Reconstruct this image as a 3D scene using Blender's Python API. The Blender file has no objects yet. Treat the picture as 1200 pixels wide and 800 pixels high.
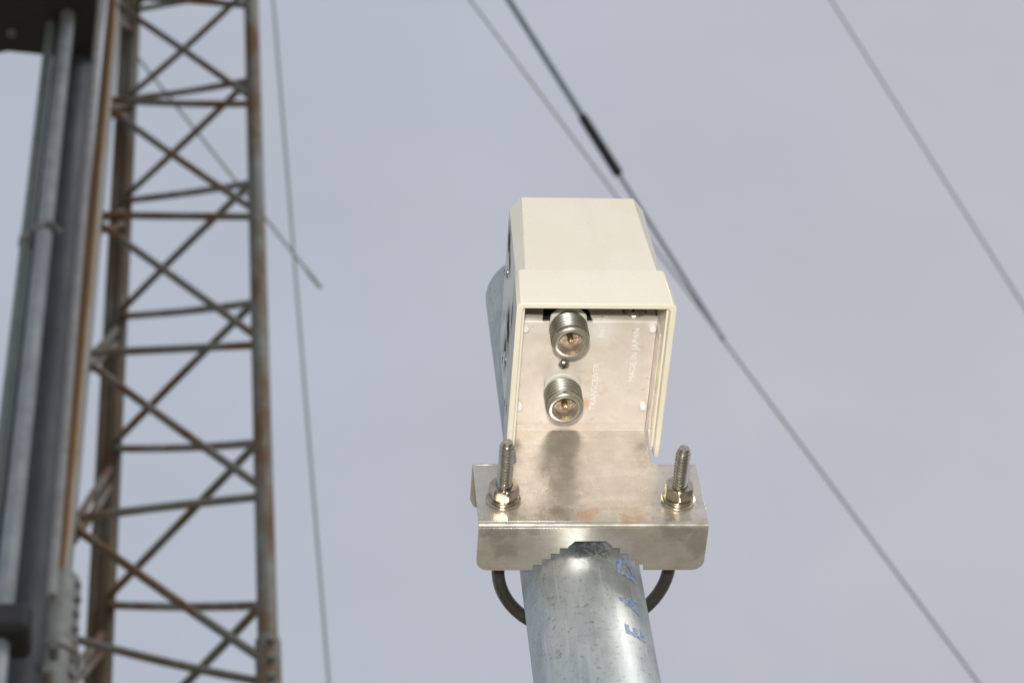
import bpy, bmesh, math, random
from mathutils import Vector, Matrix, noise
random.seed(7)
MM = 0.001
R = math.radians
scn = bpy.context.scene
C = scn.collection

# ------------------------------------------------------------------ camera
CAM = Vector((-133.92, -624.68, -776.75))
cr = Vector((0.9949803, -0.0621654, -0.0784194))
cu = Vector((-0.0066773, -0.8231367, 0.5678039))
cf = Vector((0.0998477, 0.5644301, 0.8194200))
cam = bpy.data.cameras.new('camera')
co = bpy.data.objects.new('camera', cam); C.objects.link(co)
M = Matrix((cr, cu, -cf)).transposed().to_4x4(); M.translation = CAM * MM
co.matrix_world = M
cam.sensor_width = 36; cam.lens = 87.0
cam.clip_start = 0.02; cam.clip_end = 5000
cam.dof.use_dof = True; cam.dof.focus_distance = 1.03; cam.dof.aperture_fstop = 23
scn.camera = co

# ------------------------------------------------------------------ sky, sun, flash
SUN_EL, SUN_AZ = 48, 125          # azimuth from +Y clockwise
w = bpy.data.worlds.new('World'); scn.world = w; w.use_nodes = True
nt = w.node_tree; nt.nodes.clear()
def N(t, **k):
    n = nt.nodes.new(t)
    for a, b in k.items(): setattr(n, a, b)
    return n
sky = N('ShaderNodeTexSky', sky_type='NISHITA', sun_disc=False)
sky.sun_elevation = R(SUN_EL); sky.sun_rotation = R(SUN_AZ); sky.dust_density = 4
geo = N('ShaderNodeTexCoord')
sep = N('ShaderNodeSeparateXYZ'); nt.links.new(geo.outputs['Generated'], sep.inputs[0])
nz = N('ShaderNodeTexNoise'); nz.inputs['Scale'].default_value = 5.5; nz.inputs['Detail'].default_value = 5
nt.links.new(geo.outputs['Generated'], nz.inputs['Vector'])
# thin overcast, slightly warmer towards the right (+X)
mr = N('ShaderNodeMapRange'); mr.inputs['From Min'].default_value = -0.12; mr.inputs['From Max'].default_value = 0.30
nt.links.new(sep.outputs['X'], mr.inputs['Value'])
ad = N('ShaderNodeMath', operation='MULTIPLY_ADD'); ad.inputs[1].default_value = 1.6; ad.inputs[2].default_value = -0.8
nt.links.new(nz.outputs['Fac'], ad.inputs[0])
ad2 = N('ShaderNodeMath', operation='ADD', use_clamp=True)
nt.links.new(mr.outputs[0], ad2.inputs[0]); nt.links.new(ad.outputs[0], ad2.inputs[1])
ramp = N('ShaderNodeValToRGB')
ramp.color_ramp.elements[0].color = (4.80, 5.22, 6.02, 1); ramp.color_ramp.elements[1].color = (5.34, 5.36, 5.96, 1)
nt.links.new(ad2.outputs[0], ramp.inputs[0])
mx = N('ShaderNodeMix', data_type='RGBA'); mx.inputs['Factor'].default_value = 0.93
nt.links.new(sky.outputs[0], mx.inputs['A']); nt.links.new(ramp.outputs[0], mx.inputs['B'])
bg = N('ShaderNodeBackground'); bg.inputs['Strength'].default_value = 0.10
out = N('ShaderNodeOutputWorld')
nz2 = N('ShaderNodeTexNoise'); nz2.inputs['Scale'].default_value = 9; nz2.inputs['Detail'].default_value = 6; nz2.inputs['Roughness'].default_value = .55
mp = N('ShaderNodeMapping'); mp.inputs['Scale'].default_value = (1, 1.6, .7); mp.inputs['Rotation'].default_value = (0, .6, .3)
nt.links.new(geo.outputs['Generated'], mp.inputs[0]); nt.links.new(mp.outputs[0], nz2.inputs['Vector'])
mr2 = N('ShaderNodeMapRange'); mr2.inputs['From Min'].default_value = .3; mr2.inputs['From Max'].default_value = .7
mr2.inputs['To Min'].default_value = .965; mr2.inputs['To Max'].default_value = 1.035
nt.links.new(nz2.outputs['Fac'], mr2.inputs['Value'])
vm = N('ShaderNodeVectorMath', operation='SCALE'); nt.links.new(mx.outputs['Result'], vm.inputs[0]); nt.links.new(mr2.outputs[0], vm.inputs['Scale'])
nt.links.new(vm.outputs[0], bg.inputs['Color']); nt.links.new(bg.outputs[0], out.inputs[0])

sl = bpy.data.lights.new('sun', 'SUN'); sl.energy = 0.7; sl.angle = R(14); sl.color = (1, .96, .9)
so = bpy.data.objects.new('sun', sl); C.objects.link(so)
sd = Vector((math.sin(R(SUN_AZ)) * math.cos(R(SUN_EL)), math.cos(R(SUN_AZ)) * math.cos(R(SUN_EL)), math.sin(R(SUN_EL))))
so.rotation_euler = sd.to_track_quat('Z', 'Y').to_euler(); so.location = sd * 20
# the flash gun of the photographer's camera, a hand above the lens
fl = bpy.data.lights.new('camera_flash', 'AREA'); fl.shape = 'RECTANGLE'; fl.size = .055; fl.size_y = .032
fl.energy = 12.2; fl.color = (1.0, .95, .88)
fo = bpy.data.objects.new('camera_flash', fl); C.objects.link(fo)
fp = (CAM + cu * 92 + cr * 0) * MM
fo.location = fp
fo.rotation_euler = (fp - Vector((0, 0, .04))).to_track_quat('Z', 'Y').to_euler()

scn.view_settings.view_transform = 'Standard'
scn.view_settings.look = 'None'; scn.view_settings.exposure = 0; scn.view_settings.gamma = 1

# ------------------------------------------------------------------ materials
def mat(name, base, rough=.5, metal=0., coat=0., spec=.5):
    m = bpy.data.materials.new(name); m.use_nodes = True
    p = m.node_tree.nodes['Principled BSDF']
    p.inputs['Base Color'].default_value = (*base, 1); p.inputs['Roughness'].default_value = rough
    p.inputs['Metallic'].default_value = metal; p.inputs['Coat Weight'].default_value = coat
    p.inputs['Specular IOR Level'].default_value = spec
    return m
class NB:
    """small node builder working in object coordinates (metres)"""
    def __init__(s, m):
        s.m = m; s.t = m.node_tree; s.p = s.t.nodes['Principled BSDF']
        s.tc = s.t.nodes.new('ShaderNodeTexCoord').outputs['Object']
    def L(s, a, b): s.t.links.new(a, b)
    def mapping(s, scale=(1, 1, 1), loc=(0, 0, 0), rot=(0, 0, 0)):
        n = s.t.nodes.new('ShaderNodeMapping'); n.inputs['Scale'].default_value = scale
        n.inputs['Location'].default_value = loc; n.inputs['Rotation'].default_value = rot
        s.L(s.tc, n.inputs['Vector']); return n.outputs[0]
    def noise(s, scale, detail=4, rough=.6, vec=None, dist=0):
        n = s.t.nodes.new('ShaderNodeTexNoise'); n.inputs['Scale'].default_value = scale
        n.inputs['Detail'].default_value = detail; n.inputs['Roughness'].default_value = rough
        n.inputs['Distortion'].default_value = dist
        s.L(vec if vec else s.tc, n.inputs['Vector']); return n.outputs['Fac']
    def ramp(s, fac, stops):
        n = s.t.nodes.new('ShaderNodeValToRGB'); e = n.color_ramp.elements
        while len(e) < len(stops): e.new(.5)
        for i, (pos, c) in enumerate(stops):
            e[i].position = pos
            e[i].color = (c, c, c, 1) if isinstance(c, (int, float)) else (*c, 1)
        s.L(fac, n.inputs[0]); return n.outputs['Color']
    def mix(s, fac, a, b, mode='MIX'):
        n = s.t.nodes.new('ShaderNodeMix'); n.data_type = 'RGBA'; n.blend_type = mode
        for sock, v in (('Factor', fac), ('A', a), ('B', b)):
            if isinstance(v, (int, float)): n.inputs[sock].default_value = v if sock == 'Factor' else (v, v, v, 1)
            elif isinstance(v, tuple): n.inputs[sock].default_value = (*v, 1)
            else: s.L(v, n.inputs[sock])
        return n.outputs['Result']
    def math(s, op, a, b=None, c=None, clamp=False):
        n = s.t.nodes.new('ShaderNodeMath'); n.operation = op; n.use_clamp = clamp
        for i, v in enumerate((a, b, c)):
            if v is None: continue
            if isinstance(v, (int, float)): n.inputs[i].default_value = v
            else: s.L(v, n.inputs[i])
        return n.outputs[0]
    def sep(s):
        n = s.t.nodes.new('ShaderNodeSeparateXYZ'); s.L(s.tc, n.inputs[0]); return n.outputs
    def blob(s, pt, r, jag=.5, nscale=220):
        """1 inside a ragged patch round pt (metres), fading out at r"""
        d = s.t.nodes.new('ShaderNodeVectorMath'); d.operation = 'DISTANCE'
        s.L(s.tc, d.inputs[0]); d.inputs[1].default_value = pt
        v = s.math('DIVIDE', d.outputs['Value'], r)
        v = s.math('ADD', v, s.math('MULTIPLY_ADD', s.noise(nscale, 4), 2 * jag, -jag))
        return s.ramp(v, [(.45, 1.), (1., 0.)])
    def color(s, c): s.L(c, s.p.inputs['Base Color'])
    def rough(s, c): s.L(c, s.p.inputs['Roughness'])
    def metal(s, c): s.L(c, s.p.inputs['Metallic'])
    def bump(s, h, strength=.2, dist=.0005):
        n = s.t.nodes.new('ShaderNodeBump'); n.inputs['Strength'].default_value = strength
        n.inputs['Distance'].default_value = dist
        s.L(h, n.inputs['Height']); s.L(n.outputs[0], s.p.inputs['Normal'])

# cream enamel of the cover
M_CREAM = mat('cream_enamel', (.80, .755, .62), .32, 0, .25)
b = NB(M_CREAM)
f = b.noise(28, 3)
c = b.mix(b.ramp(f, [(.35, 0.), (.7, 1.)]), (.785, .735, .605), (.795, .77, .685))
sp = b.ramp(b.noise(900, 2), [(.30, 1.), (.34, 0.)])
c = b.mix(b.math('MULTIPLY', sp, .25), c, (.42, .34, .22))
fa = b.ramp(b.noise(1.0, 5, .65, b.mapping((60, 60, 9))), [(.52, 0.), (.75, 1.)])
c = b.mix(b.math('MULTIPLY', fa, .16), c, (.55, .50, .38))
scu = b.ramp(b.noise(1.0, 3, .6, b.mapping((90, 90, 1400), rot=(0, .5, 0))), [(.66, 0.), (.70, 1.)])
c = b.mix(b.math('MULTIPLY', scu, .12), c, (.45, .40, .30))
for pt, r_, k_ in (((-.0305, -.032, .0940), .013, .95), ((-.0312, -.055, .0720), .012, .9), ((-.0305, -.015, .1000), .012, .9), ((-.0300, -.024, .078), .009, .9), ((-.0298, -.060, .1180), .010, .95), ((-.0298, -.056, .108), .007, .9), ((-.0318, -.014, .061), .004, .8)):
    bl = b.blob(pt, r_, .55, 260)  # dark reflections in the glossy left wall, painted as ragged patches
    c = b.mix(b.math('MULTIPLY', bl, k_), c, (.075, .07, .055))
    side_refl = bl if pt[1] == -.032 else b.math('MAXIMUM', side_refl, bl)
b.L(b.math('MULTIPLY_ADD', side_refl, -.5, .5), b.p.inputs['Specular IOR Level'])
b.L(b.math('MULTIPLY_ADD', side_refl, -.25, .25, clamp=True), b.p.inputs['Coat Weight'])
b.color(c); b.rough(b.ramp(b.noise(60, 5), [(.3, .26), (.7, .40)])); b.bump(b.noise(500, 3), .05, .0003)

# stained stainless sheet of the bracket
M_STEEL = mat('stained_stainless_sheet', (.6, .57, .53), .34, .68)
b = NB(M_STEEL)
f = b.noise(75, 6, .65)
c = b.mix(b.ramp(f, [(.32, 0.), (.68, 1.)]), (.52, .49, .45), (.69, .655, .60))
g = b.noise(1.0, 5, .7, b.mapping((55, 900, 520)))
c = b.mix(b.math('MULTIPLY', b.ramp(g, [(.42, 1.), (.6, 0.)]), .18), c, (.40, .34, .28))
ye = b.ramp(b.noise(45, 6, .7, b.mapping(loc=(.3, .1, 0))), [(.55, 0.), (.72, 1.)])
c = b.mix(b.math('MULTIPLY', ye, .45), c, (.56, .45, .31))
zz = b.sep()[2]
low = b.ramp(b.math('MULTIPLY', zz, 20.), [(.035, 0.), (.06, 1.), (.55, 0.)])
pit = b.math('MULTIPLY', b.ramp(b.noise(260, 5, .7), [(.50, 0.), (.62, 1.)]), low)
c = b.mix(b.math('MULTIPLY', pit, .5), c, (.46, .29, .14))
for pt, r_ in (((-.0035, 0, .0055), .0048), ((.0005, 0, .0085), .003), ((.0135, 0, .0034), .0036), ((.0190, 0, .0036), .003), ((-.0160, 0, .008), .003)):
    c = b.mix(b.math('MULTIPLY', b.blob(pt, r_, .9, 420), .42), c, (.50, .26, .10))
# spot-weld mark in the middle of the plate: pale heat ring
d = b.t.nodes.new('ShaderNodeVectorMath'); d.operation = 'DISTANCE'; b.L(b.tc, d.inputs[0]); d.inputs[1].default_value = (-.0085, 0, .0175)
ring = b.ramp(b.math('DIVIDE', d.outputs['Value'], .01), [(.50, 0.), (.60, 1.), (.72, 0.)])
c = b.mix(b.math('MULTIPLY', ring, b.ramp(b.noise(110, 3), [(.48, 0.), (.62, .9)])), c, (.80, .79, .77))
flange_refl = None  # dark mirror reflections along the flange's bend and corners, painted into the colour
for pt, r_ in (((-.041, .0045, 0), .006), ((-.034, .0035, 0), .005), ((-.025, .003, 0), .0035), ((.030, .003, 0), .004), ((.036, .0045, 0), .0065), ((.043, .007, 0), .0065), ((.044, .013, 0), .005), ((-.036, .013, 0), .006)):
    bl = b.blob(pt, r_, 1.1, 240); flange_refl = bl if flange_refl is None else b.math('MAXIMUM', flange_refl, bl)
c = b.mix(b.math('MULTIPLY', flange_refl, .38), c, (.20, .20, .18))
b.color(c)
b.rough(b.ramp(b.noise(90, 5), [(.3, .17), (.7, .38)]))
b.bump(g, .05, .0002)

M_PANEL = mat('pale_stainless_panel', (.7, .65, .59), .38, .30)
b = NB(M_PANEL)
f = b.noise(95, 6, .65)
c = b.mix(b.ramp(f, [(.32, 0.), (.68, 1.)]), (.66, .60, .54), (.76, .72, .67))
ye = b.ramp(b.noise(60, 6, .75, b.mapping(loc=(.2, .4, .1))), [(.56, 0.), (.70, 1.)])
c = b.mix(b.math('MULTIPLY', ye, .5), c, (.62, .47, .30))
dk = b.ramp(b.noise(330, 4, .7), [(.60, 0.), (.70, 1.)])
c = b.mix(b.math('MULTIPLY', dk, .4), c, (.36, .30, .24))
for pt, r_ in (((.001, -.012, .066), .004), ((-.003, -.0505, .066), .0035)):
    c = b.mix(b.math('MULTIPLY', b.blob(pt, r_, .5), .55), c, (.60, .33, .14))
c = b.mix(b.math('MULTIPLY', b.blob((.006, -.050, .066), .0085, .35, 160), .65), c, (.82, .81, .82))
b.color(c); b.rough(b.ramp(b.noise(120, 4), [(.3, .3), (.7, .46)])); b.bump(b.noise(400, 3), .08, .0002)

def plain_metal(name, base, rough, metal=1., stain=None, nsc=300):
    m = mat(name, base, rough, metal); b = NB(m)
    c = b.mix(b.ramp(b.noise(nsc, 5), [(.35, 0.), (.7, 1.)]), tuple(x * .72 for x in base), base)
    if stain: c = b.mix(b.math('MULTIPLY', b.ramp(b.noise(nsc * .5, 5, .7, b.mapping(loc=(1, 2, 3))), [(.52, 0.), (.66, 1.)]), stain[1]), c, stain[0])
    b.color(c); return m
M_NUT = plain_metal('nickel_plated_nut', (.66, .60, .50), .24, 1, ((.42, .26, .12), .5))
M_THREAD = plain_metal('steel_thread', (.66, .62, .55), .26, 1, ((.40, .26, .14), .45))
M_ROD = plain_metal('dull_dark_steel_rod', (.17, .165, .15), .36, .85, ((.18, .12, .07), .3), 120)
M_CONN = plain_metal('nickel_connector', (.74, .72, .69), .25, 1, ((.50, .40, .30), .4), 260)
M_RING = plain_metal('bright_nickel_ring', (.82, .78, .71), .28, .9)
M_GASKET = mat('pale_green_gasket', (.60, .61, .54), .5)
M_BROWN = mat('browned_insulator', (.35, .20, .14), .45)
b = NB(M_BROWN); b.color(b.mix(b.ramp(b.noise(420, 4), [(.4, 0.), (.62, 1.)]), (.17, .10, .07), (.60, .53, .47)))
M_GOLD = mat('gold_contact', (.66, .50, .30), .3, 1)
M_WHITE = mat('white_plastic', (.80, .80, .80), .4)
M_INK = mat('white_silkscreen_ink', (.84, .83, .83), .5)
b = NB(M_INK); b.color(b.mix(b.ramp(b.noise(700, 3, .7), [(.34, 0.), (.50, 1.)]), (.76, .73, .70), (.88, .88, .89)))
M_BLACK = mat('black_rubber', (.012, .013, .014), .6)
M_DARKIN = mat('black_circuit_case', (.02, .02, .02), .7)
M_BLUE = mat('blue_marking_ink', (.05, .13, .42), .5)
b = NB(M_BLUE); b.color(b.mix(b.ramp(b.noise(900, 3, .7), [(.36, 0.), (.58, 1.)]), (.05, .11, .36), (.30, .38, .48)))

# hot-dip galvanised post
M_GALV = mat('galvanised_pipe', (.5, .52, .53), .35, .8)
b = NB(M_GALV)
vo = b.t.nodes.new('ShaderNodeTexVoronoi'); vo.inputs['Scale'].default_value = 190; vo.inputs['Randomness'].default_value = 1
b.L(b.mapping((1, 1, .55)), vo.inputs['Vector'])
sg = b.t.nodes.new('ShaderNodeSeparateColor'); b.L(vo.outputs['Color'], sg.inputs[0])
f = b.noise(30, 6, .7, b.mapping((1, 1, .5)))
c = b.mix(b.ramp(f, [(.33, 0.), (.66, 1.)]), (.27, .32, .35), (.50, .54, .53))
c = b.mix(b.math('MULTIPLY', sg.outputs[0], .30), c, (.58, .62, .64))
wh = b.ramp(b.noise(24, 6, .72, b.mapping((1, 1, .4), (.5, .1, .2))), [(.50, 0.), (.68, 1.)])
c = b.mix(b.math('MULTIPLY', wh, .55), c, (.74, .73, .66))
spk = b.ramp(b.noise(620, 3, .7), [(.63, 0.), (.70, 1.)])
c = b.mix(b.math('MULTIPLY', spk, .4), c, (.75, .78, .78))
dsp = b.ramp(b.noise(420, 4, .75, b.mapping(loc=(.7, .3, 0))), [(.56, 0.), (.66, 1.)])
c = b.mix(b.math('MULTIPLY', dsp, .6), c, (.16, .19, .21))
strk = b.noise(1.0, 4, .7, b.mapping((420, 420, 16)))
c = b.mix(b.math('MULTIPLY', b.ramp(strk, [(.55, 0.), (.68, 1.)]), .35), c, (.78, .80, .79))
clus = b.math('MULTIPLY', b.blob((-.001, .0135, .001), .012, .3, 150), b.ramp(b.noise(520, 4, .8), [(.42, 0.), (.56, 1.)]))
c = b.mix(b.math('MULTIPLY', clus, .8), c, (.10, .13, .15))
for pt, r_ in (((-.0248, .0232, -.043), .0022), ((-.0262, .028, -.050), .0024), ((.004, .0105, -.0350), .003), ((.0115, .0135, -.0415), .003)):
    c = b.mix(b.math('MULTIPLY', b.blob(pt, r_, .5, 500), .55), c, (.52, .30, .17))
b.color(c)
b.rough(b.ramp(f, [(.3, .36), (.7, .55)]))
b.bump(b.noise(130, 4), .10, .0006)

def rusty(name, base, rust, amt, sc=9, rough=.6, metal=.3, streak=.35):
    m = mat(name, base, rough, metal); b = NB(m)
    f = b.noise(sc, 6, .7, b.mapping((1, 1, streak)))
    c = b.mix(b.ramp(b.noise(sc * 3, 4), [(.3, 0.), (.7, 1.)]), tuple(x * .7 for x in base), base)
    c = b.mix(b.ramp(f, [(amt - .05, 1.), (amt + .07, 0.)]), c, rust)
    b.color(c); b.rough(b.ramp(f, [(.3, .8), (.7, .5)])); return m
M_TWR = rusty('rusting_galvanised_leg', (.27, .28, .25), (.19, .11, .05), .455, 8)
M_TWRB = rusty('rust_stained_dark_leg', (.115, .11, .08), (.10, .065, .03), .50, 7)
M_BRACE = rusty('rusty_brace_rod', (.28, .275, .24), (.22, .12, .055), .47, 10)
M_SLEEVE = rusty('weathered_grey_sleeve', (.30, .32, .31), (.20, .13, .07), .40, 14)
# left leg: a continuous rust run down its left half
M_LEGRUST = mat('leg_with_rust_run', (.3, .3, .28), .55, .3)
b = NB(M_LEGRUST)
x = b.sep()[0]
edge = b.math('MULTIPLY_ADD', b.noise(9, 5, .7, b.mapping((1, 1, .3))), .020, -.0165)
k = b.math('LESS_THAN', b.math('ADD', x, edge), .0)
c = b.mix(k, (.28, .285, .265), b.mix(b.noise(25, 4), (.20, .105, .035), (.34, .19, .08)))
b.color(c)
M_PIPEL = rusty('zinc_grey_pipe', (.44, .48, .50), (.34, .36, .37), .35, 6, .38, .55)
M_PIPEG = rusty('green_grey_cable_jacket', (.26, .31, .29), (.30, .32, .30), .35, 6, .5, 0)
M_MAST = rusty('dark_blue_grey_mast_paint', (.08, .098, .112), (.065, .066, .07), .40, 5, .45, .2)
M_COND = rusty('pale_grey_conduit', (.36, .36, .36), (.26, .25, .24), .38, 10, .45, .1)
M_BOX = mat('dark_box_paint', (.030, .030, .031), .5)
b = NB(M_BOX); b.color(b.mix(b.noise(14, 5), (.022, .022, .023), (.045, .044, .042)))
M_CLAMP = rusty('dark_grey_clamp_metal', (.05, .052, .056), (.065, .05, .038), .40, 12)
M_WIRE = mat('stranded_steel_wire', (.30, .31, .30), .55, .5)
b = NB(M_WIRE)
b.color(b.mix(b.noise(6, 3), (.44, .45, .45), (.55, .56, .56)))
M_WIREB = mat('blue_grey_plastic_rope', (.13, .18, .22), .55)
b = NB(M_WIREB); b.color(b.mix(b.noise(60, 3), (.18, .24, .29), (.26, .33, .37)))

# ------------------------------------------------------------------ mesh helpers (millimetres in, metres out)
def link(name, bm, m, parent=None, smooth=None, bevel=0, segs=2, kind=None, loc=None):
    me = bpy.data.meshes.new(name)
    bmesh.ops.recalc_face_normals(bm, faces=bm.faces)
    for v in bm.verts: v.co *= MM
    bm.to_mesh(me); bm.free()
    for x in (m if isinstance(m, (list, tuple)) else [m]): me.materials.append(x)
    o = bpy.data.objects.new(name, me); C.objects.link(o)
    if parent: o.parent = parent
    if loc: o.location = [v * MM for v in loc]
    if smooth is not None:
        me.shade_smooth() if hasattr(me, 'shade_smooth') else None
        me.set_sharp_from_angle(angle=R(smooth))
    if bevel:
        bv = o.modifiers.new('bevel', 'BEVEL'); bv.width = bevel * MM; bv.segments = segs; bv.limit_method = 'ANGLE'; bv.angle_limit = R(40)
        bv.harden_normals = False
    if kind: o['kind'] = kind
    return o
def thing(name, label, cat, loc=(0, 0, 0), group=None):
    o = bpy.data.objects.new(name, None); C.objects.link(o); o.empty_display_size = .05
    o.location = [v * MM for v in loc]; o['label'] = label; o['category'] = cat
    if group: o['group'] = group
    return o
def tag(o, label, cat, group=None):
    o['label'] = label; o['category'] = cat
    if group: o['group'] = group
    return o
def tube(bm, p, q, r, n=16, caps=True, r2=None):
    p, q = Vector(p), Vector(q); d = (q - p).normalized(); r2 = r if r2 is None else r2
    a = d.orthogonal().normalized(); bb = d.cross(a)
    A = [bm.verts.new(p + (a * math.cos(t) + bb * math.sin(t)) * r) for t in [2 * math.pi * i / n for i in range(n)]]
    B = [bm.verts.new(q + (a * math.cos(t) + bb * math.sin(t)) * r2) for t in [2 * math.pi * i / n for i in range(n)]]
    for i in range(n): bm.faces.new((A[i], A[(i + 1) % n], B[(i + 1) % n], B[i]))
    if caps: bm.faces.new(A[::-1]); bm.faces.new(B)
def path(bm, pts, r, n=12, caps=True):
    pts = [Vector(p) for p in pts]; rings = []
    up = None
    for i, p in enumerate(pts):
        d = (pts[min(i + 1, len(pts) - 1)] - pts[max(i - 1, 0)]).normalized()
        a = d.orthogonal().normalized() if up is None else (up - d * up.dot(d)).normalized()
        up = a; bb = d.cross(a)
        rr = r[i] if isinstance(r, (list, tuple)) else r
        rings.append([bm.verts.new(p + (a * math.cos(2 * math.pi * k / n) + bb * math.sin(2 * math.pi * k / n)) * rr) for k in range(n)])
    for A, B in zip(rings, rings[1:]):
        for i in range(n): bm.faces.new((A[i], A[(i + 1) % n], B[(i + 1) % n], B[i]))
    if caps: bm.faces.new(rings[0][::-1]); bm.faces.new(rings[-1])
def lathe(bm, prof, origin, axis, n=48, close=True):
    """prof: (radius, distance along axis)"""
    o, d = Vector(origin), Vector(axis).normalized(); a = d.orthogonal().normalized(); bb = d.cross(a)
    rings = []
    for (r, h) in prof:
        if r < 1e-6: rings.append([bm.verts.new(o + d * h)])
        else: rings.append([bm.verts.new(o + d * h + (a * math.cos(2 * math.pi * k / n) + bb * math.sin(2 * math.pi * k / n)) * r) for k in range(n)])
    for A, B in zip(rings, rings[1:]):
        for i in range(n):
            j = (i + 1) % n
            if len(A) == 1 and len(B) == 1: continue
            if len(A) == 1: bm.faces.new((A[0], B[j], B[i]))
            elif len(B) == 1: bm.faces.new((A[i], A[j], B[0]))
            else: bm.faces.new((A[i], A[j], B[j], B[i]))
def prism(bm, pts, f0, f1):
    """polygon pts mapped by f0 and f1 to two 3D faces, joined round"""
    A = [bm.verts.new(f0(*p)) for p in pts]; B = [bm.verts.new(f1(*p)) for p in pts]
    bm.faces.new(A[::-1]); bm.faces.new(B)
    n = len(pts)
    for i in range(n): bm.faces.new((A[i], A[(i + 1) % n], B[(i + 1) % n], B[i]))
def box(bm, x0, x1, y0, y1, z0, z1):
    prism(bm, [(x0, y0), (x1, y0), (x1, y1), (x0, y1)], lambda x, y: (x, y, z0), lambda x, y: (x, y, z1))
def arc(cx, cy, r, a0, a1, n=6):
    return [(cx + r * math.cos(R(a0 + (a1 - a0) * i / n)), cy + r * math.sin(R(a0 + (a1 - a0) * i / n))) for i in range(n + 1)]

# ------------------------------------------------------------------ the setting
bm = bmesh.new()
nseg = 48; half = 1500000.
gr = {}
def gx(i): 
    t = (i / nseg) * 2 - 1
    return math.copysign(abs(t) ** 4, t) * half
for i in range(nseg + 1):
    for j in range(nseg + 1):
        X, Y = gx(i), gx(j)
        gr[i, j] = bm.verts.new((X, Y, -2400 + (noise.noise(Vector((X, Y, 0)) * .0003) * 40 if abs(X) < 60000 and abs(Y) < 60000 else 0)))
for i in range(nseg):
    for j in range(nseg): bm.faces.new((gr[i, j], gr[i + 1, j], gr[i + 1, j + 1], gr[i, j + 1]))
M_GROUND = mat('dry_grass_and_soil', (.2, .17, .12), .95)
b = NB(M_GROUND); c = b.mix(b.ramp(b.noise(.7, 8, .7), [(.35, 0.), (.65, 1.)]), (.24, .20, .14), (.15, .16, .08))
c = b.mix(b.ramp(b.noise(14, 5, .7), [(.45, 0.), (.6, 1.)]), c, (.33, .29, .21)); b.color(c)
link('ground', bm, M_GROUND, smooth=60, kind='structure')

# ------------------------------------------------------------------ the post that carries the amplifier
PX, PY, PR = -1.4, 38.4, 25.0
post = thing('galvanised_post', 'thick galvanised steel pipe with faded blue print, standing up behind the cream amplifier', 'post', (PX, PY, -2400))
bm = bmesh.new()
lathe(bm, [(22.4, 0), (PR, 0)] + [(PR, z) for z in (1200, 2200, 2300, 2340, 2360, 2380, 2400, 2440, 2500, 2600)] + [(PR, 2624.2), (PR - .7, 2625), (22.4, 2625), (22.4, 0)], (0, 0, 0), (0, 0, 1), 96)
# object coordinates of the stain positions are world ones, so shift the mesh origin to the world origin
tmp = bm
for v in tmp.verts: v.co += Vector((PX, PY, -2400))
pipe = link('pipe_body', tmp, M_GALV, smooth=40)
pipe.parent = post; pipe.matrix_parent_inverse = Matrix.Translation(Vector((PX, PY, -2400)) * MM).inverted()
# slight roundness error of a drawn pipe
for v in pipe.data.vertices:
    a = math.atan2(v.co.y - PY * MM, v.co.x - PX * MM)
    k = 1 + .003 * math.sin(3 * a + v.co.z * 20)
    v.co.x = PX * MM + (v.co.x - PX * MM) * k; v.co.y = PY * MM + (v.co.y - PY * MM) * k

def text_bm(s, size, xscale=1.0, bold=0.0, spacing=1.0):
    cu_ = bpy.data.curves.new('t', 'FONT'); cu_.body = s; cu_.size = size; cu_.align_x = 'CENTER'; cu_.align_y = 'CENTER'
    cu_.offset = bold if bold > .1 else 0; cu_.space_character = spacing; cu_.fill_mode = 'FRONT'; cu_.resolution_u = 3
    to = bpy.data.objects.new('t', cu_); C.objects.link(to)
    dg = bpy.context.evaluated_depsgraph_get(); me = bpy.data.meshes.new_from_object(to.evaluated_get(dg))
    bm = bmesh.new(); bm.from_mesh(me)
    C.objects.unlink(to); bpy.data.objects.remove(to); bpy.data.curves.remove(cu_); bpy.data.meshes.remove(me)
    for v in bm.verts: v.co.x *= xscale
    return bm
def on_pipe(ch, ang, z, size, rot90=True, xs=1.0):
    t = text_bm(ch, size, xs, .5)
    bmesh.ops.subdivide_edges(t, edges=[e for e in t.edges if e.calc_length() > 1.2], cuts=2)
    bmesh.ops.triangulate(t, faces=t.faces)
    for v in t.verts:
        x_, y_ = v.co.x, v.co.y
        if rot90: x_, y_ = -y_, x_
        a = R(ang) + x_ / PR
        v.co = Vector((PX + (PR + .16) * math.sin(a), PY - (PR + .16) * math.cos(a), z + y_))
    o = link('printed_marking', t, M_BLUE); o.parent = post
    o.matrix_parent_inverse = Matrix.Translation(Vector((PX, PY, -2400)) * MM).inverted()
    return o
on_pipe('D', 39, -6, 14, xs=1.15)
on_pipe('A', 35, -28, 13, xs=.95)
on_pipe('E', 36, -46, 13.5, xs=.9)
# scratch line and grime trail, low raised weld spatter on the right side of the post

# ------------------------------------------------------------------ the mast amplifier
amp = thing('mast_amplifier', 'cream-covered mast amplifier with two threaded sockets, bolted to top of the galvanised pipe', 'amplifier')

T = 1.5
bm = bmesh.new()
# vertical plate with narrower neck
left = [(-47, 2)] + [(-47, 40)]
pl = [(-47, 2), (47, 2), (47, 39.5)] + [(31.5, 39.5)] + arc(31.5, 42.5, 3.0, 270, 180, 5) + [(28.5, 63.8), (-28.5, 63.8)] + arc(-31.5, 42.5, 3.0, 0, -90, 5) + [(-47, 39.5)]
prism(bm, pl, lambda x, z: (x, 0, z), lambda x, z: (x, T, z))
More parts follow.
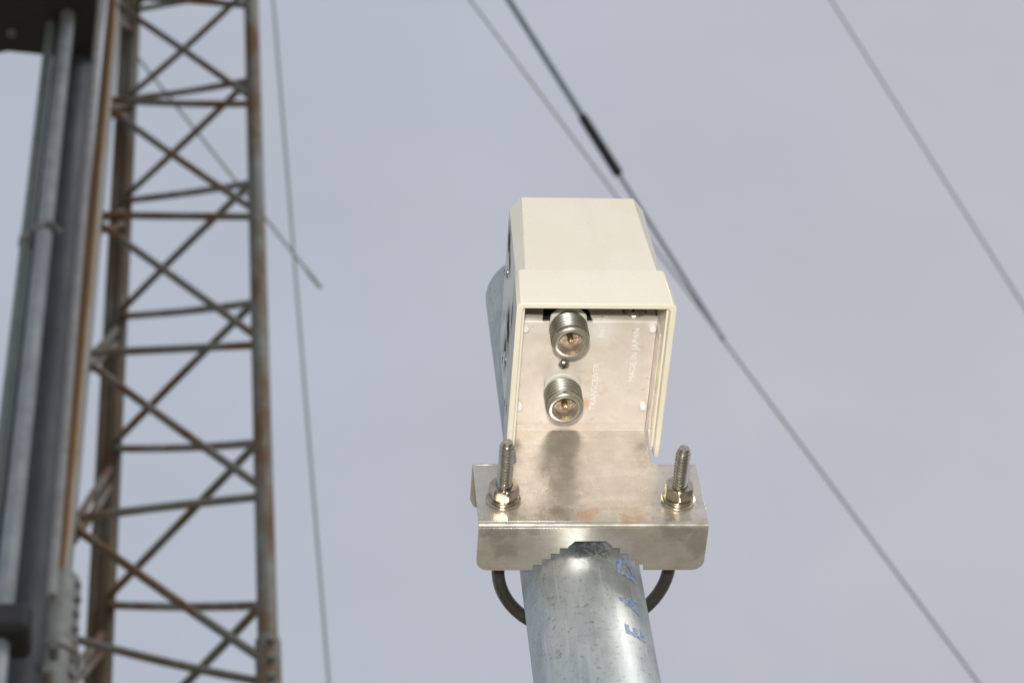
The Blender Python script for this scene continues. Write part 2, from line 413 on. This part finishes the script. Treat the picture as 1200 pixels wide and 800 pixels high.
# bend at the foot
def bend(x0, x1, cy, cz, a0, a1, ro, n=8):
    sec = [(cy + ro * math.cos(R(a0 + (a1 - a0) * i / n)), cz + ro * math.sin(R(a0 + (a1 - a0) * i / n))) for i in range(n + 1)]
    sec += [(cy + (ro - T) * math.cos(R(a1 + (a0 - a1) * i / n)), cz + (ro - T) * math.sin(R(a1 + (a0 - a1) * i / n))) for i in range(n + 1)]
    prism(bm, sec, lambda y, z: (x0, y, z), lambda y, z: (x1, y, z))
bend(-47, 47, 2, 2, 180, 270, 2)
# lower flange with stepped V notch for the pipe (seen from below)
nc = -.8
notch = []   # four steps a side
for i in range(4):
    X = 22.9 - 3.5 * i; Y = 24 - 2.9 * i
    notch += [(X, Y), (X, Y - 2.9)]
notch += [(9.0, 12.4), (9.0, 11.6), (6.4, 8.8)]
notch[-3] = (9.0, 12.4)
fl_ = [(-47, 2), (47, 2)] + arc(42, 19, 5, 0, 90, 6) + [(nc + x, y) for x, y in notch] + [(nc - x, y) for x, y in notch[::-1]] + arc(-42, 19, 5, 90, 180, 6)
prism(bm, fl_, lambda x, y: (x, y, 0), lambda x, y: (x, y, T))
# upper flange ears behind the shoulders
for s in (-1, 1):
    xs = sorted((s * 47, s * 31.6))
    sec0 = bend(xs[0], xs[1], 2, 39.5, 180, 90, 2)
    ear = [(s * 31.6, 2), (s * 47, 2)] + (arc(42, 19, 5, 0, 90, 6) if s > 0 else [(-47, 19), (-45.5, 22.5), (-42, 24)]) + [(s * 31.6, 24)]
    prism(bm, ear, lambda x, y: (x, y, 40.0), lambda x, y: (x, y, 41.5))
bracket = link('clamp_bracket', bm, M_STEEL, amp, smooth=35, bevel=.22)

# connector panel with upturned front flange and two side flanges
ZP = 66.2
bm = bmesh.new()
prism(bm, [(-28.5, -54), (28.8, -54), (28.8, .4), (-28.5, .4)], lambda x, y: (x, y, ZP), lambda x, y: (x, y, ZP + 1.3))
# bend between back plate and panel
sec = arc(-.4 + 0, 63.9, .1, 0, 0, 1)
prism(bm, [(-28.5, .45), (28.5, .45), (28.5, 1.5), (-28.5, 1.5)], lambda x, y: (x, y, 63.85), lambda x, y: (x, y, 125))
# front flange with cut-out behind the front socket
ff = [(-28.5, ZP + 1.35), (-19, ZP + 1.35), (-17.2, 81), (.2, 81), (1.8, ZP + 1.35), (28.8, ZP + 1.35), (28.8, 96), (-28.5, 96)]
prism(bm, ff, lambda x, z: (x, -54.6, z), lambda x, z: (x, -53.4, z))
for (a0, a1) in ((-28.5, -19), (1.8, 28.8)):
    prism(bm, [(-54.6, ZP + 1.32), (-54.45, ZP + .5), (-54.02, ZP + .02), (-53.5, ZP + 1.32)], lambda y, z: (a0, y, z), lambda y, z: (a1, y, z))
# side flanges hanging beside the panel
prism(bm, [(-53, 59), (-4, 59), (-1.5, 56), (-.3, 50), (-.3, 100), (-53, 100)], lambda y, z: (28.9, y, z), lambda y, z: (29.9, y, z))
prism(bm, [(-53, 59), (-4, 59), (-1.5, 56), (-.3, 50), (-.3, 100), (-53, 100)], lambda y, z: (-29.6, y, z), lambda y, z: (-28.6, y, z))
panel = link('connector_panel', bm, M_PANEL, amp, smooth=30, bevel=.12)
# circuit case inside
bm = bmesh.new(); box(bm, -27, 27, -50, -1, ZP + 3, 118)
link('inner_case', bm, M_DARKIN, amp)

# the cover: a drawn hood, chamfered above its rim
def sect(hw, yf, cx, cy, yb, rc=0):
    L_ = [(-hw, yb), (-hw, yf + cy)]
    if rc: L_ += [(-hw + rc * (1 - math.cos(R(a))), yf + rc * (1 - math.sin(R(a)))) for a in (22, 45, 68)]
    L_ += [(-hw + cx, yf)]
    return L_ + [(-x, y) for x, y in L_[::-1]]
bm = bmesh.new()
YB = 1.4; YF = -76.
def lvl(hw, yf, cx, cy, z, rc=0):
    s = sect(hw, yf, cx, cy, YB, 0)
    return [(x, y, z) for x, y in s]
o_ = [lvl(32.35, YF + .35, 1.8, 1.8, 46.9), lvl(32.7, YF, 1.8, 1.8, 47.4), lvl(31.65, YF, 1.6, 1.6, 71.2), lvl(31.2, YF + .02, 1.6, 1.6, 71.9),
      lvl(30.5, YF + .06, 3.3, 5.2, 72.3), lvl(29.0, YF + .06, 4.4, 5.8, 129.0), lvl(28.2, YF + .8, 4.4, 5.8, 130.0)]
# inner surface
th = 2.5
def ilv(hw, yf, c_, z):
    s = [(-hw, YB), (-hw, yf + c_), (-hw + c_, yf)]
    s = s + [(-x, y) for x, y in s[::-1]]
    return [(x, y, z) for x, y in s]
i_ = [ilv(30.15, YF + th, .9, 46.9), ilv(29.95, YF + th + .1, .9, 50), ilv(29.95, YF + th + .1, .9, 64), ilv(27.6, YF + th + .2, 2.0, 127.0)]
def ring(pts): return [bm.verts.new(p) for p in pts]
OR = [ring(p) for p in o_]; IR = [ring(p) for p in i_]
def skin(A, B):
    for i in range(len(A) - 1): bm.faces.new((A[i], A[i + 1], B[i + 1], B[i]))
for A, B in zip(OR, OR[1:]): skin(A, B)
for A, B in zip(IR, IR[1:]): skin(B, A)
skin(IR[0], OR[0])
bm.faces.new(OR[-1]); bm.faces.new(IR[-1])
n_ = len(OR[0]) - 1
for k in (0, n_):
    loop = [r_[k] for r_ in OR] + [r_[k] for r_ in IR[::-1]]
    bm.faces.new(loop)
# top back edge strip
bm.faces.new((OR[-1][0], OR[-1][-1], IR[-1][-1], IR[-1][0]))
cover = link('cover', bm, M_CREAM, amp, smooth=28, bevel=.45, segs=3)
# inner guide lip along the right and left walls
for s in (1, -1):
    bm = bmesh.new(); x0, x1 = sorted((s * 29.92, s * 28.9))
    box(bm, x0 if s < 0 else 28.95, x1 if s > 0 else -28.95, -72, -2, 49.4, 50.6)
    link('guide_rib', bm, M_CREAM, cover, bevel=.15)

# sockets
def socket(x, y, zb, tilt):
    grp = bpy.data.objects.new('coaxial_socket', None); C.objects.link(grp); grp.parent = amp; grp.empty_display_size = .01
    grp.location = Vector((x, y, zb)) * MM
    ax = (0, 0, -1)
    bm = bmesh.new()
    pr = [(0, .1), (8.3, .1), (8.7, .5), (8.7, 1.5), (8.3, 1.9), (0, 1.9)]
    lathe(bm, pr, (0, 0, 0), ax, 56)
    for v in bm.verts:                      # two flats
        if v.co.x > 7.6: v.co.x = 7.6
        if v.co.x < -7.6: v.co.x = -7.6
    link('gasket_flange', bm, M_GASKET, grp, smooth=35)
    bm = bmesh.new()
    pr = [(7.4, 1.95), (7.4, 3.0)]
    h = 3.0
    while h < 11.0:
        pr += [(7.2, h), (7.2, h + .35), (8.05, h + .85), (8.05, h + 1.2), (7.2, h + 1.7)]; h += 1.85
    pr += [(6.8, h), (6.8, h + .6), (7.75, h + .9), (7.85, h + 1.6)]
    lathe(bm, [(0, 1.95)] + pr, (0, 0, 0), ax, 64)
    link('threaded_barrel', bm, M_CONN, grp, smooth=22)
    e = h + 1.6
    bm = bmesh.new()
    lathe(bm, [(7.85, e + .02), (7.6, e + .5), (7.1, e + 1.1), (5.75, e + 1.15), (5.45, e + .8), (5.35, e - 6.5), (5.0, e - 6.5)], (0, 0, 0), ax, 64)
    link('front_ring', bm, M_RING, grp, smooth=50)
    bm = bmesh.new()
    lathe(bm, [(0, e - 5.5), (3.2, e - 5.5), (3.5, e - 5.2), (3.5, e - 5.9), (5.33, e - 6.0)], (0, 0, 0), ax, 40)
    link('insulator', bm, M_BROWN, grp, smooth=40)
    bm = bmesh.new()
    lathe(bm, [(0, e - 1.4), (.45, e - 1.4), (.5, e - .6), (.95, e - .5), (1.15, e - .8), (1.3, e - 3.0), (1.35, e - 5.6)], (0, 0, 0), ax, 24)
    link('centre_pin', bm, M_GOLD, grp, smooth=40)
    return grp
s1 = socket(-8.6, -53.4, ZP, 0)
s2 = socket(-8.6, -20.2, ZP, 0)
s1['label'] = 'front socket, directly under the lip of the cover'; s2['label'] = 'rear socket, close to the clamp plate'

def cross_screw(p, ax, r, h, name='cross_head_screw'):
    ax = Vector(ax); a = ax.orthogonal().normalized(); bb = ax.cross(a)
    bm = bmesh.new()
    n = 12
    prof = [(0, h * .55), (r * .10, h * .55)] + [(r * math.sin(R(t)), h * math.cos(R(t))) for t in (14, 25, 38, 50, 62, 74, 84, 90)] + [(r, 0)]
    lathe(bm, prof, (0, 0, 0), ax, 32)
    # cross recess as cut-in wedges: four narrow dark slots sunk in the dome
    o = link(name, bm, M_CONN, amp, smooth=40, loc=p)
    rot = R(20); a2 = a * math.cos(rot) + bb * math.sin(rot); b2 = ax.cross(a2)
    bm = bmesh.new()
    for u, v in ((a2, b2), (b2, a2)):
        q = .13 * r
        base, top = .55 * h, h * 1.02
        pts = [(-.62 * r, -q), (.62 * r, -q), (.62 * r, q), (-.62 * r, q)]
        off = .002 * h if u is a2 else .006 * h
        def fz(t): return math.sqrt(max(0, 1 - (t / r) ** 2)) * h + .02 + off
        seg = 8
        prev = None
        for k in range(seg + 1):
            t = -.62 * r + 1.24 * r * k / seg
            row = [bm.verts.new(u * t + v * sgn * q * (1 if abs(t) < .45 * r else .7) + ax * fz(t)) for sgn in (-1, 1)]
            if prev: bm.faces.new((prev[0], prev[1], row[1], row[0]))
            prev = row
    link('cross_recess', bm, M_DARKIN, o)
    return o
cross_screw((20.2, -54.65, 73.9), (0, -1, 0), 5.2, 1.9)
cross_screw((-8.6, -32.6, ZP - .02), (0, 0, -1), 2.5, 1.7)

for p in ((-26.2, -51.6), (26.9, -52.0), (-26.2, -11.5), (26.6, -12.0)):
    bm = bmesh.new(); lathe(bm, [(0, -2.7), (1.3, -2.7), (1.55, -2.4), (1.55, -.02), (0, -.02)], (0, 0, 0), (0, 0, 1), 20)
    link('plastic_peg', bm, M_WHITE, amp, smooth=40, loc=(p[0], p[1], ZP))
# side screws and slots of the cover's left wall
for (y, z, r_) in ((-14, 96, 3.6), (-10, 70, 2.6), (-46, 116, 2.8)):
    o = cross_screw((-30.55 + (z - 72) * .026, y, z), (-1, 0, .02), r_, 1.4, 'side_screw')
bm = bmesh.new()
box(bm, -30.15, -29.6, -30, -5, 88, 90); box(bm, -30.15, -29.6, -30, -5, 103, 105)
for v in bm.verts: pass
bm.free()

def engrave(s, x, y, L_, size, bold=.03):
    t = text_bm(s, size, 1, bold)
    w_ = max(v.co.x for v in t.verts) - min(v.co.x for v in t.verts)
    k = L_ / w_
    for v in t.verts:
        u_, v_ = v.co.x * k, v.co.y
        v.co = Vector((x - v_, y - u_, ZP - .12))
    return link('panel_lettering', t, M_INK, amp)
engrave('MADE IN JAPAN', 20.7, -37.6, 27, 3.6)
engrave('TRANSCEIVER', 5.3, -21.2, 24.5, 3.6)
engrave('ANT', 6.0, -49.4, 6.8, 3.6)
bm = bmesh.new(); box(bm, 5.6, 9.0, -54.75, -54.5, ZP + 3.1, ZP + 3.6); link('slot_mark', bm, M_BROWN, amp)

# ------------------------------------------------------------------ U-bolt with its nuts and washers
ub = thing('u_bolt', 'dark steel U-bolt round the pipe, its two threaded ends poking through the clamp plate', 'u-bolt')
UZ = 15.7; UR = 36.1; ROD = 2.75; UC = -.0
pts = [(UC - UR, 1.6, UZ)] + [(UC - UR, PY * k / 4, UZ) for k in range(1, 4)]
pts += [(UC + UR * math.cos(R(a)), 35 + UR * math.sin(R(a)), UZ) for a in range(180, -1, -6)]
pts += [(UC + UR, PY * k / 4, UZ) for k in (3, 2, 1)] + [(UC + UR, 1.6, UZ)]
bm = bmesh.new(); path(bm, pts, ROD, 20)
link('bent_rod', bm, M_ROD, ub, smooth=60)
for sx in (-1, 1):
    X = sx * UR + UC
    ln = 31.5 if sx < 0 else 28.6
    bm = bmesh.new()
    # helical thread as a swept, per-vertex radius
    n = 28; pitch = 1.5; rings = []; steps = int(ln / pitch * 10)
    for i in range(steps + 1):
        y = 1.5 - i * pitch / 10
        rr = []
        for k in range(n):
            ph = (i / 10 + k / n) % 1.0
            tri = 1 - abs(ph * 2 - 1)
            rad = 2.4 + .75 * min(1, max(0, tri * 1.5 - .2))
            d_end = (ln - 1.5) - (-y)
            if d_end < 2.2: rad = min(rad, 2.0 + .5 * d_end)
            a = 2 * math.pi * k / n
            rr.append(bm.verts.new((X + rad * math.cos(a), y, UZ + rad * math.sin(a))))
        rings.append(rr)
    for A, B in zip(rings, rings[1:]):
        for k in range(n): bm.faces.new((A[k], A[(k + 1) % n], B[(k + 1) % n], B[k]))
    bm.faces.new(rings[0][::-1]); bm.faces.new(rings[-1])
    link('threaded_end', bm, M_THREAD, ub, smooth=12)
    bm = bmesh.new(); lathe(bm, [(3.1, .03), (7.1, .03), (7.25, .25), (7.25, 1.0), (7.0, 1.2), (3.1, 1.2)], (X, 0, UZ), (0, -1, 0), 48)
    link('flat_washer', bm, M_NUT, ub, smooth=40)
    bm = bmesh.new(); lathe(bm, [(3.1, 1.25), (6.3, 1.25), (6.5, 1.5), (6.5, 2.5), (6.3, 2.75), (3.1, 2.75)], (X, 0, UZ), (0, -1, 0), 48)
    link('lock_washer', bm, M_NUT, ub, smooth=40)
    # hexagon nut with turned-off corners
    bm = bmesh.new(); rot = 14 if sx < 0 else 32
    AF = 5.5; n = 72; prof_h = [2.8, 3.2, 3.8, 7.4, 8.0, 8.4]
    rings = []
    for h in prof_h:
        rr = []
        for k in range(n):
            a = 360 * k / n
            loc_ = ((a + rot) % 60) - 30
            rh = AF / math.cos(R(loc_))
            lim = {2.8: 5.5, 3.2: 5.9, 3.8: 9, 7.4: 9, 8.0: 5.95, 8.4: 5.5}[h]
            rad = min(rh, lim)
            rr.append(bm.verts.new((X + rad * math.cos(R(a)), -h, UZ + rad * math.sin(R(a)))))
        rings.append(rr)
    for rad, h in ((3.6, 8.42), (3.1, 8.0)):
        rings.append([bm.verts.new((X + rad * math.cos(2 * math.pi * k / n), -h, UZ + rad * math.sin(2 * math.pi * k / n))) for k in range(n)])
    for A, B in zip(rings, rings[1:]):
        for k in range(n): bm.faces.new((A[k], A[(k + 1) % n], B[(k + 1) % n], B[k]))
    bm.faces.new(rings[0][::-1])
    link('hex_nut', bm, M_NUT, ub, smooth=25)

# ------------------------------------------------------------------ lattice tower
LEG = {'L': (Vector((-467.2, 1919.2, 3788.)), Vector((-.0194, -.0200, .9996))),
       'R': (Vector((-159., 1907.3, 3843.2)), Vector((-.0201, -.0201, .9996))),
       'B': (Vector((-453.5, 2232.8, 4426.6)), Vector((-.0236, -.0203, .9995)))}
def on(leg, z):
    p, d = LEG[leg]; return p + d * ((z - p.z) / d.z)
ZTOP = 17700
base = on('L', -2400)
tower = thing('lattice_tower', 'tall rusty lattice tower of three round legs and crossed rods, left of the amplifier', 'tower', base)
def tw(name, bm, m, smooth=60, kind=None):
    o = link(name, bm, m, smooth=smooth, kind=kind); o.parent = tower; o.matrix_parent_inverse = Matrix.Translation(base * MM).inverted(); return o
RL = 16
for k, m in (('L', M_LEGRUST), ('R', M_TWR), ('B', M_TWRB)):
    # mesh origin on the leg, so that its rust run follows the tube
    bm = bmesh.new(); o0 = on(k, 3500)
    d = LEG[k][1]; s = (d * (1 / d.z))
    zs = [-2400, 2300] if k == 'L' else [-2400, ZTOP]
    tube(bm, (on(k, -2400) - o0), (on(k, ZTOP) - o0), RL if k != 'B' else 19, 24)
    if k == 'L':            # keep the stain parallel to the leaning tube: shear to vertical in mesh space
        sh = Matrix.Identity(4); sh[0][2] = s.x; sh[1][2] = s.y
        bmesh.ops.transform(bm, matrix=sh.inverted(), verts=bm.verts)
    o = link('leg', bm, m, smooth=60)
    o.parent = tower
    o.matrix_parent_inverse = Matrix.Translation(base * MM).inverted()
    if k == 'L': o.matrix_basis = Matrix.Translation(o0 * MM) @ sh
    else: o.location = o0 * MM
def brace(p, q, r=7.3, bmx=None):
    d = (q - p).normalized(); bm = bmx or bmesh.new()
    # rods sag a touch and are flattened at the welded ends
    n = 8; pts = []
    side = d.cross(Vector((0, 0, 1))).normalized()
    j = random.uniform(-4, 4)
    for i in range(n + 1):
        t = i / n; pts.append(p.lerp(q, t) + side * j * math.sin(math.pi * t) + Vector((0, 0, -2.5)) * math.sin(math.pi * t))
    path(bm, pts, r, 10)
    if not bmx: return tw('brace_rod', bm, M_BRACE)
obsL = {-1: 4246.3, 0: 3791.5, 1: 3350.5, 2: 2895.6, 3: 2437.0}
obsR = {-1: 4194.9, 0: 3765.2, 1: 3334.3, 2: 2910.1, 3: 2481.3, 4: 2060.8}
obsB = {0: 4374.7, 1: 3932.2, 2: 3491.7, 3: 3054.4, 4: 2609.8}
obsRb = {-1: 4279.7, 0: 3872.0, 1: 3464.9, 2: 3050.1, 3: 2630.8, 4: 2216.4}
zL = lambda k: obsL.get(k, 3795.6 - 430 * k); zR = lambda k: obsR.get(k, 3765 - 430 * k)
zB = lambda k: obsB.get(k, 4374.1 - 435 * k); zRb = lambda k: obsRb.get(k, 3871.8 - 413 * k)
rest = bmesh.new()
def edgept(a, za, b_, zb, inset=RL * .9):
    p, q = on(a, za), on(b_, zb); d = (q - p).normalized(); return p + d * inset * .6, q - d * inset * .6
for k in range(-32, 15):
    vis = -3 <= k <= 5
    B_ = None if vis else rest
    if k != 4:
        brace(*edgept('L', zL(k), 'R', zR(k)), bmx=B_)
        brace(*edgept('L', zL(k) - 22, 'R', zR(k + 1) + 18), bmx=B_)
    else:                   # last bay of the section: the rod drops steeply from the sleeve
        brace(on('L', 2153), on('R', 2035), 7.0); brace(on('L', 1960), on('R', 1700))
    brace(*edgept('R', zRb(k) + 8, 'B', zB(k + 1)), bmx=B_)
    brace(*edgept('R', zRb(k) - 6, 'B', zB(k) - 12), bmx=B_)
    brace(*edgept('L', zL(k) - 60, 'B', zL(k - 1) + 40), bmx=B_)
    brace(*edgept('L', zL(k) - 20, 'B', zL(k - 1) + 90), bmx=B_)
o = tw('upper_and_lower_bracing', rest, M_BRACE, kind='stuff')
# pipe splice on the left leg with its ring and bolt row
bm = bmesh.new()
p0, p1 = on('L', 1500), on('L', 2262); dd = (p0 - p1).normalized()
lathe(bm, [(16.2, 0), (34, 0), (36, 6), (36, 160), (41, 165), (41, 181), (36, 186), (36, 780), (16.2, 780)], p1 + Vector((-16, -14, 0)), dd, 32)
sl_o = tw('splice_sleeve', bm, M_SLEEVE, 40)
for i in range(9):
    z = 2235 - i * 34
    c0 = on('L', z) + Vector((12 + random.uniform(-2, 2), -30, 0)); bm = bmesh.new()
    lathe(bm, [(0, 9), (5.5, 9), (6.5, 7), (6.5, -6), (0, -6)], c0, (.82, -.57, 0), 6)
    bo = tw('splice_bolt', bm, M_BRACE, 30)
bm = bmesh.new(); p1 = on('R', 2126)
lathe(bm, [(16.1, 0), (20, 0), (20, 230), (16.1, 230)], p1, (on('R', 1500) - p1).normalized(), 24)
tw('splice_sleeve', bm, M_TWR, 40)
for i in range(5):
    c0 = on('R', 2105 - i * 40) + Vector((4, -22, 0)); bm = bmesh.new()
    lathe(bm, [(0, 7), (6, 7), (7, 5), (7, -4), (0, -4)], c0, (.1, -1, 0), 6); tw('splice_bolt', bm, M_BRACE, 30)

# ------------------------------------------------------------------ pipes and cables beside the tower
def vpipe(name, label, cat, pt, d, r, m, z0=-2400, z1=9000, n=28, group=None, parts=None):
    pt, d = Vector(pt), Vector(d); f = lambda z: pt + d * ((z - pt.z) / d.z)
    o0 = f(3500); bm = bmesh.new(); tube(bm, f(z0) - o0, f(z1) - o0, r, n)
    o = link(name, bm, m, smooth=60, loc=o0); tag(o, label, cat, group); return o, f
pA, fA = vpipe('thin_pipe', 'thin green-grey pipe, outermost on the left of the tower', 'pipe', (-574.5, 1763.2, 3934.3), (-.0174, -.0196, .9997), 9.8, M_PIPEG)
pB, fB = vpipe('zinc_pipe', 'zinc-grey pipe with a bright edge, between the thin green-grey pipe and the dark mast', 'pipe', (-538.3, 1741.3, 3892.4), (-.0161, -.0195, .9997), 14.5, M_PIPEL)
pC, fC = vpipe('dark_mast', 'broad dark blue-grey mast running up behind the pipes and the rusty tower leg', 'mast', (-526.1, 1854.5, 4117.4), (-.0181, -.0198, .9996), 30, M_MAST, n=40)
pD, fD = vpipe('conduit', 'pale grey conduit fixed along the left side of the rusty tower leg', 'conduit', (-468.4, 1697.1, 3808.0), (-.0177, -.0198, .9996), 7.5, M_COND, z0=1990)
pF, fF = vpipe('black_cable', 'dark olive cable running up beside the rear tower leg', 'cable', (-474.5, 2222, 4426.6), (-.0236, -.0203, .9995), 8, M_TWRB)
# added dark rod stands in for the shade between the two front pipes
pG, fG = vpipe('gap_shade_rod', 'dark rod standing in for the shade between the green-grey pipe and the zinc-grey pipe', 'cable', (-556.5, 1775., 3934.3), (-.0168, -.0196, .9997), 8.5, M_MAST)

# small pipe strap
bm = bmesh.new()
for f_, r_, z in ((fA, 9.8, 3021), (fB, 14.5, 3021)):
    c0 = f_(z); d = (f_(z + 10) - c0).normalized()
    lathe(bm, [(r_ + .2, -11), (r_ + 3, -11), (r_ + 3, 11), (r_ + .2, 11)], c0, d, 28)
a, b2 = fA(3021), fB(3021)
bm2 = bm
v0 = (b2 - a).normalized()
path(bm2, [a + v0 * 10 + Vector((0, -11, 0)), a.lerp(b2, .5) + Vector((0, -14, 0)), b2 + v0 * 12 + Vector((0, -13, 0)), b2 + v0 * 34 + Vector((0, 20, -4))], 5, 8)
tag(link('pipe_strap', bm2, M_COND, smooth=40), 'light grey strap joining the two left pipes, halfway up the photo', 'strap')
# dark clamp low on the pipes
cl = thing('pipe_clamp', 'dark grey clamp gripping the left pipes near the bottom edge of the photo', 'clamp', fC(1965))
bm = bmesh.new(); oo = fC(1965)
c0 = fB(1965)
box(bm, fA(1965).x - 60 - oo.x, fC(1965).x + 24 - oo.x, c0.y - 34 - oo.y, c0.y + 34 - oo.y, -26, 34)
link('clamp_body', bm, M_CLAMP, cl, bevel=14, segs=4)
for i, (dx, dz) in enumerate(((40, 10), (50, -34), (46, 62))):
    bm = bmesh.new(); lathe(bm, [(0, -12), (7, -12), (8, -8), (8, 8), (6, 12), (0, 12)], (dx, -26, dz), (0, -1, .1), 6)
    link('clamp_bolt', bm, M_BRACE, cl, smooth=30)

# dark cabinet above left, seen from below
ZC = 3826
bx = thing('dark_cabinet', 'black box with flat underside and a small round fixing, in the top left corner', 'cabinet', (-650, 1760, ZC))
bm = bmesh.new()
pts = [(-330, -420), (172, -420), (172, 88), (-12, 70), (-48, 78), (-104, 71), (-150, 74), (-205, 72), (-205, 40), (-196, 34), (-196, -40), (-205, -52), (-330, -60)]
prism(bm, pts, lambda x, y: (x, y, 0), lambda x, y: (x, y, 700))
link('cabinet_body', bm, M_BOX, bx, bevel=3)
bm = bmesh.new(); lathe(bm, [(4, 0), (8.5, 0), (8.5, 5), (4.5, 6), (4, 3)], (0, 0, 0), (0, 0, -1), 24)
link('fixing_ring', bm, M_COND, bx, smooth=40, loc=(-3, 25, -.1))

# ------------------------------------------------------------------ guy wires
G = 'steel guy wires coming down from the tower'
def wire(name, label, p, q, r, m, cat='guy wire', group=None, sag=0.0, n=40, parent=None):
    p, q = Vector(p), Vector(q); o0 = (p + q) / 2; bm = bmesh.new()
    pts = []
    for i in range(n + 1):
        t = i / n; pts.append(p.lerp(q, t) - o0 + Vector((0, 0, -sag * 4 * t * (1 - t))))
    path(bm, pts, r, 10)
    o = link(name, bm, m, smooth=60, loc=o0)
    if cat: tag(o, label, cat, group)
    return o
def down(Tp, d, z=-2400):
    Tp, d = Vector(Tp), Vector(d); return Tp + d * ((z - Tp.z) / d.z)
wire('guy_wire', 'thin pale guy wire hanging just to the right of the tower', (-218, 1848, 6774), down((-218, 1848, 6774), (.077, .569, -.819)), 3.8, M_WIRE, sag=12)
T2 = Vector((-203, 1863, 6038)); D2 = Vector((.471, .3285, -.8188))
wire('guy_wire', 'long thin guy wire passing behind the amplifier cover to the bottom right', T2, down(T2, D2), 3.3, M_WIRE)
J = T2 + D2 * 2397
T4 = Vector((-433, 1633, 17474))
wire('guy_wire', 'lone guy wire crossing the upper right corner of the sky', T4, down(T4, (.2605, .2215, -.9397)), 5.2, M_WIRE, n=60)
# rope stay: thick upper rope, black sleeve, thin lower tail tied into the long guy wire
T3 = Vector((-223, 1843, 7049)); J = Vector((957.5, 2672.4, 4020.5)); D3 = (J - T3).normalized()
st = thing('rope_stay', 'blue-grey rope stay with black sleeve, passing behind the top right corner of the cover', 'rope', T3)
def seg3(name, s0, s1, r, m, n=12):
    bm = bmesh.new(); rr = r
    path(bm, [D3 * (s0 + (s1 - s0) * i / n) for i in range(n + 1)], rr, 14)
    return link(name, bm, m, st, smooth=60)
seg3('upper_rope', 0, 2560, 8, M_WIREB)
bm = bmesh.new()
lathe(bm, [(8.1, 2552), (12, 2558), (12.6, 2566), (12.6, 2760), (12, 2770), (5.2, 2776)], (0, 0, 0), D3, 24)
link('black_sleeve', bm, M_BLACK, st, smooth=40)
seg3('lower_rope', 2770, (J - T3).length, 5.0, M_WIREB)
B5 = Vector((-463, 2229, 4613)); D5 = Vector((.518, .248, -.819))
wire('antenna_rod', 'thin grey rod poking out from behind the tower and ending in the open sky', B5 + D5 * 10, B5 + D5 * 880, [3.6] * 38 + [5.5, 5.5, 4.5], M_WIRE, 'antenna rod')
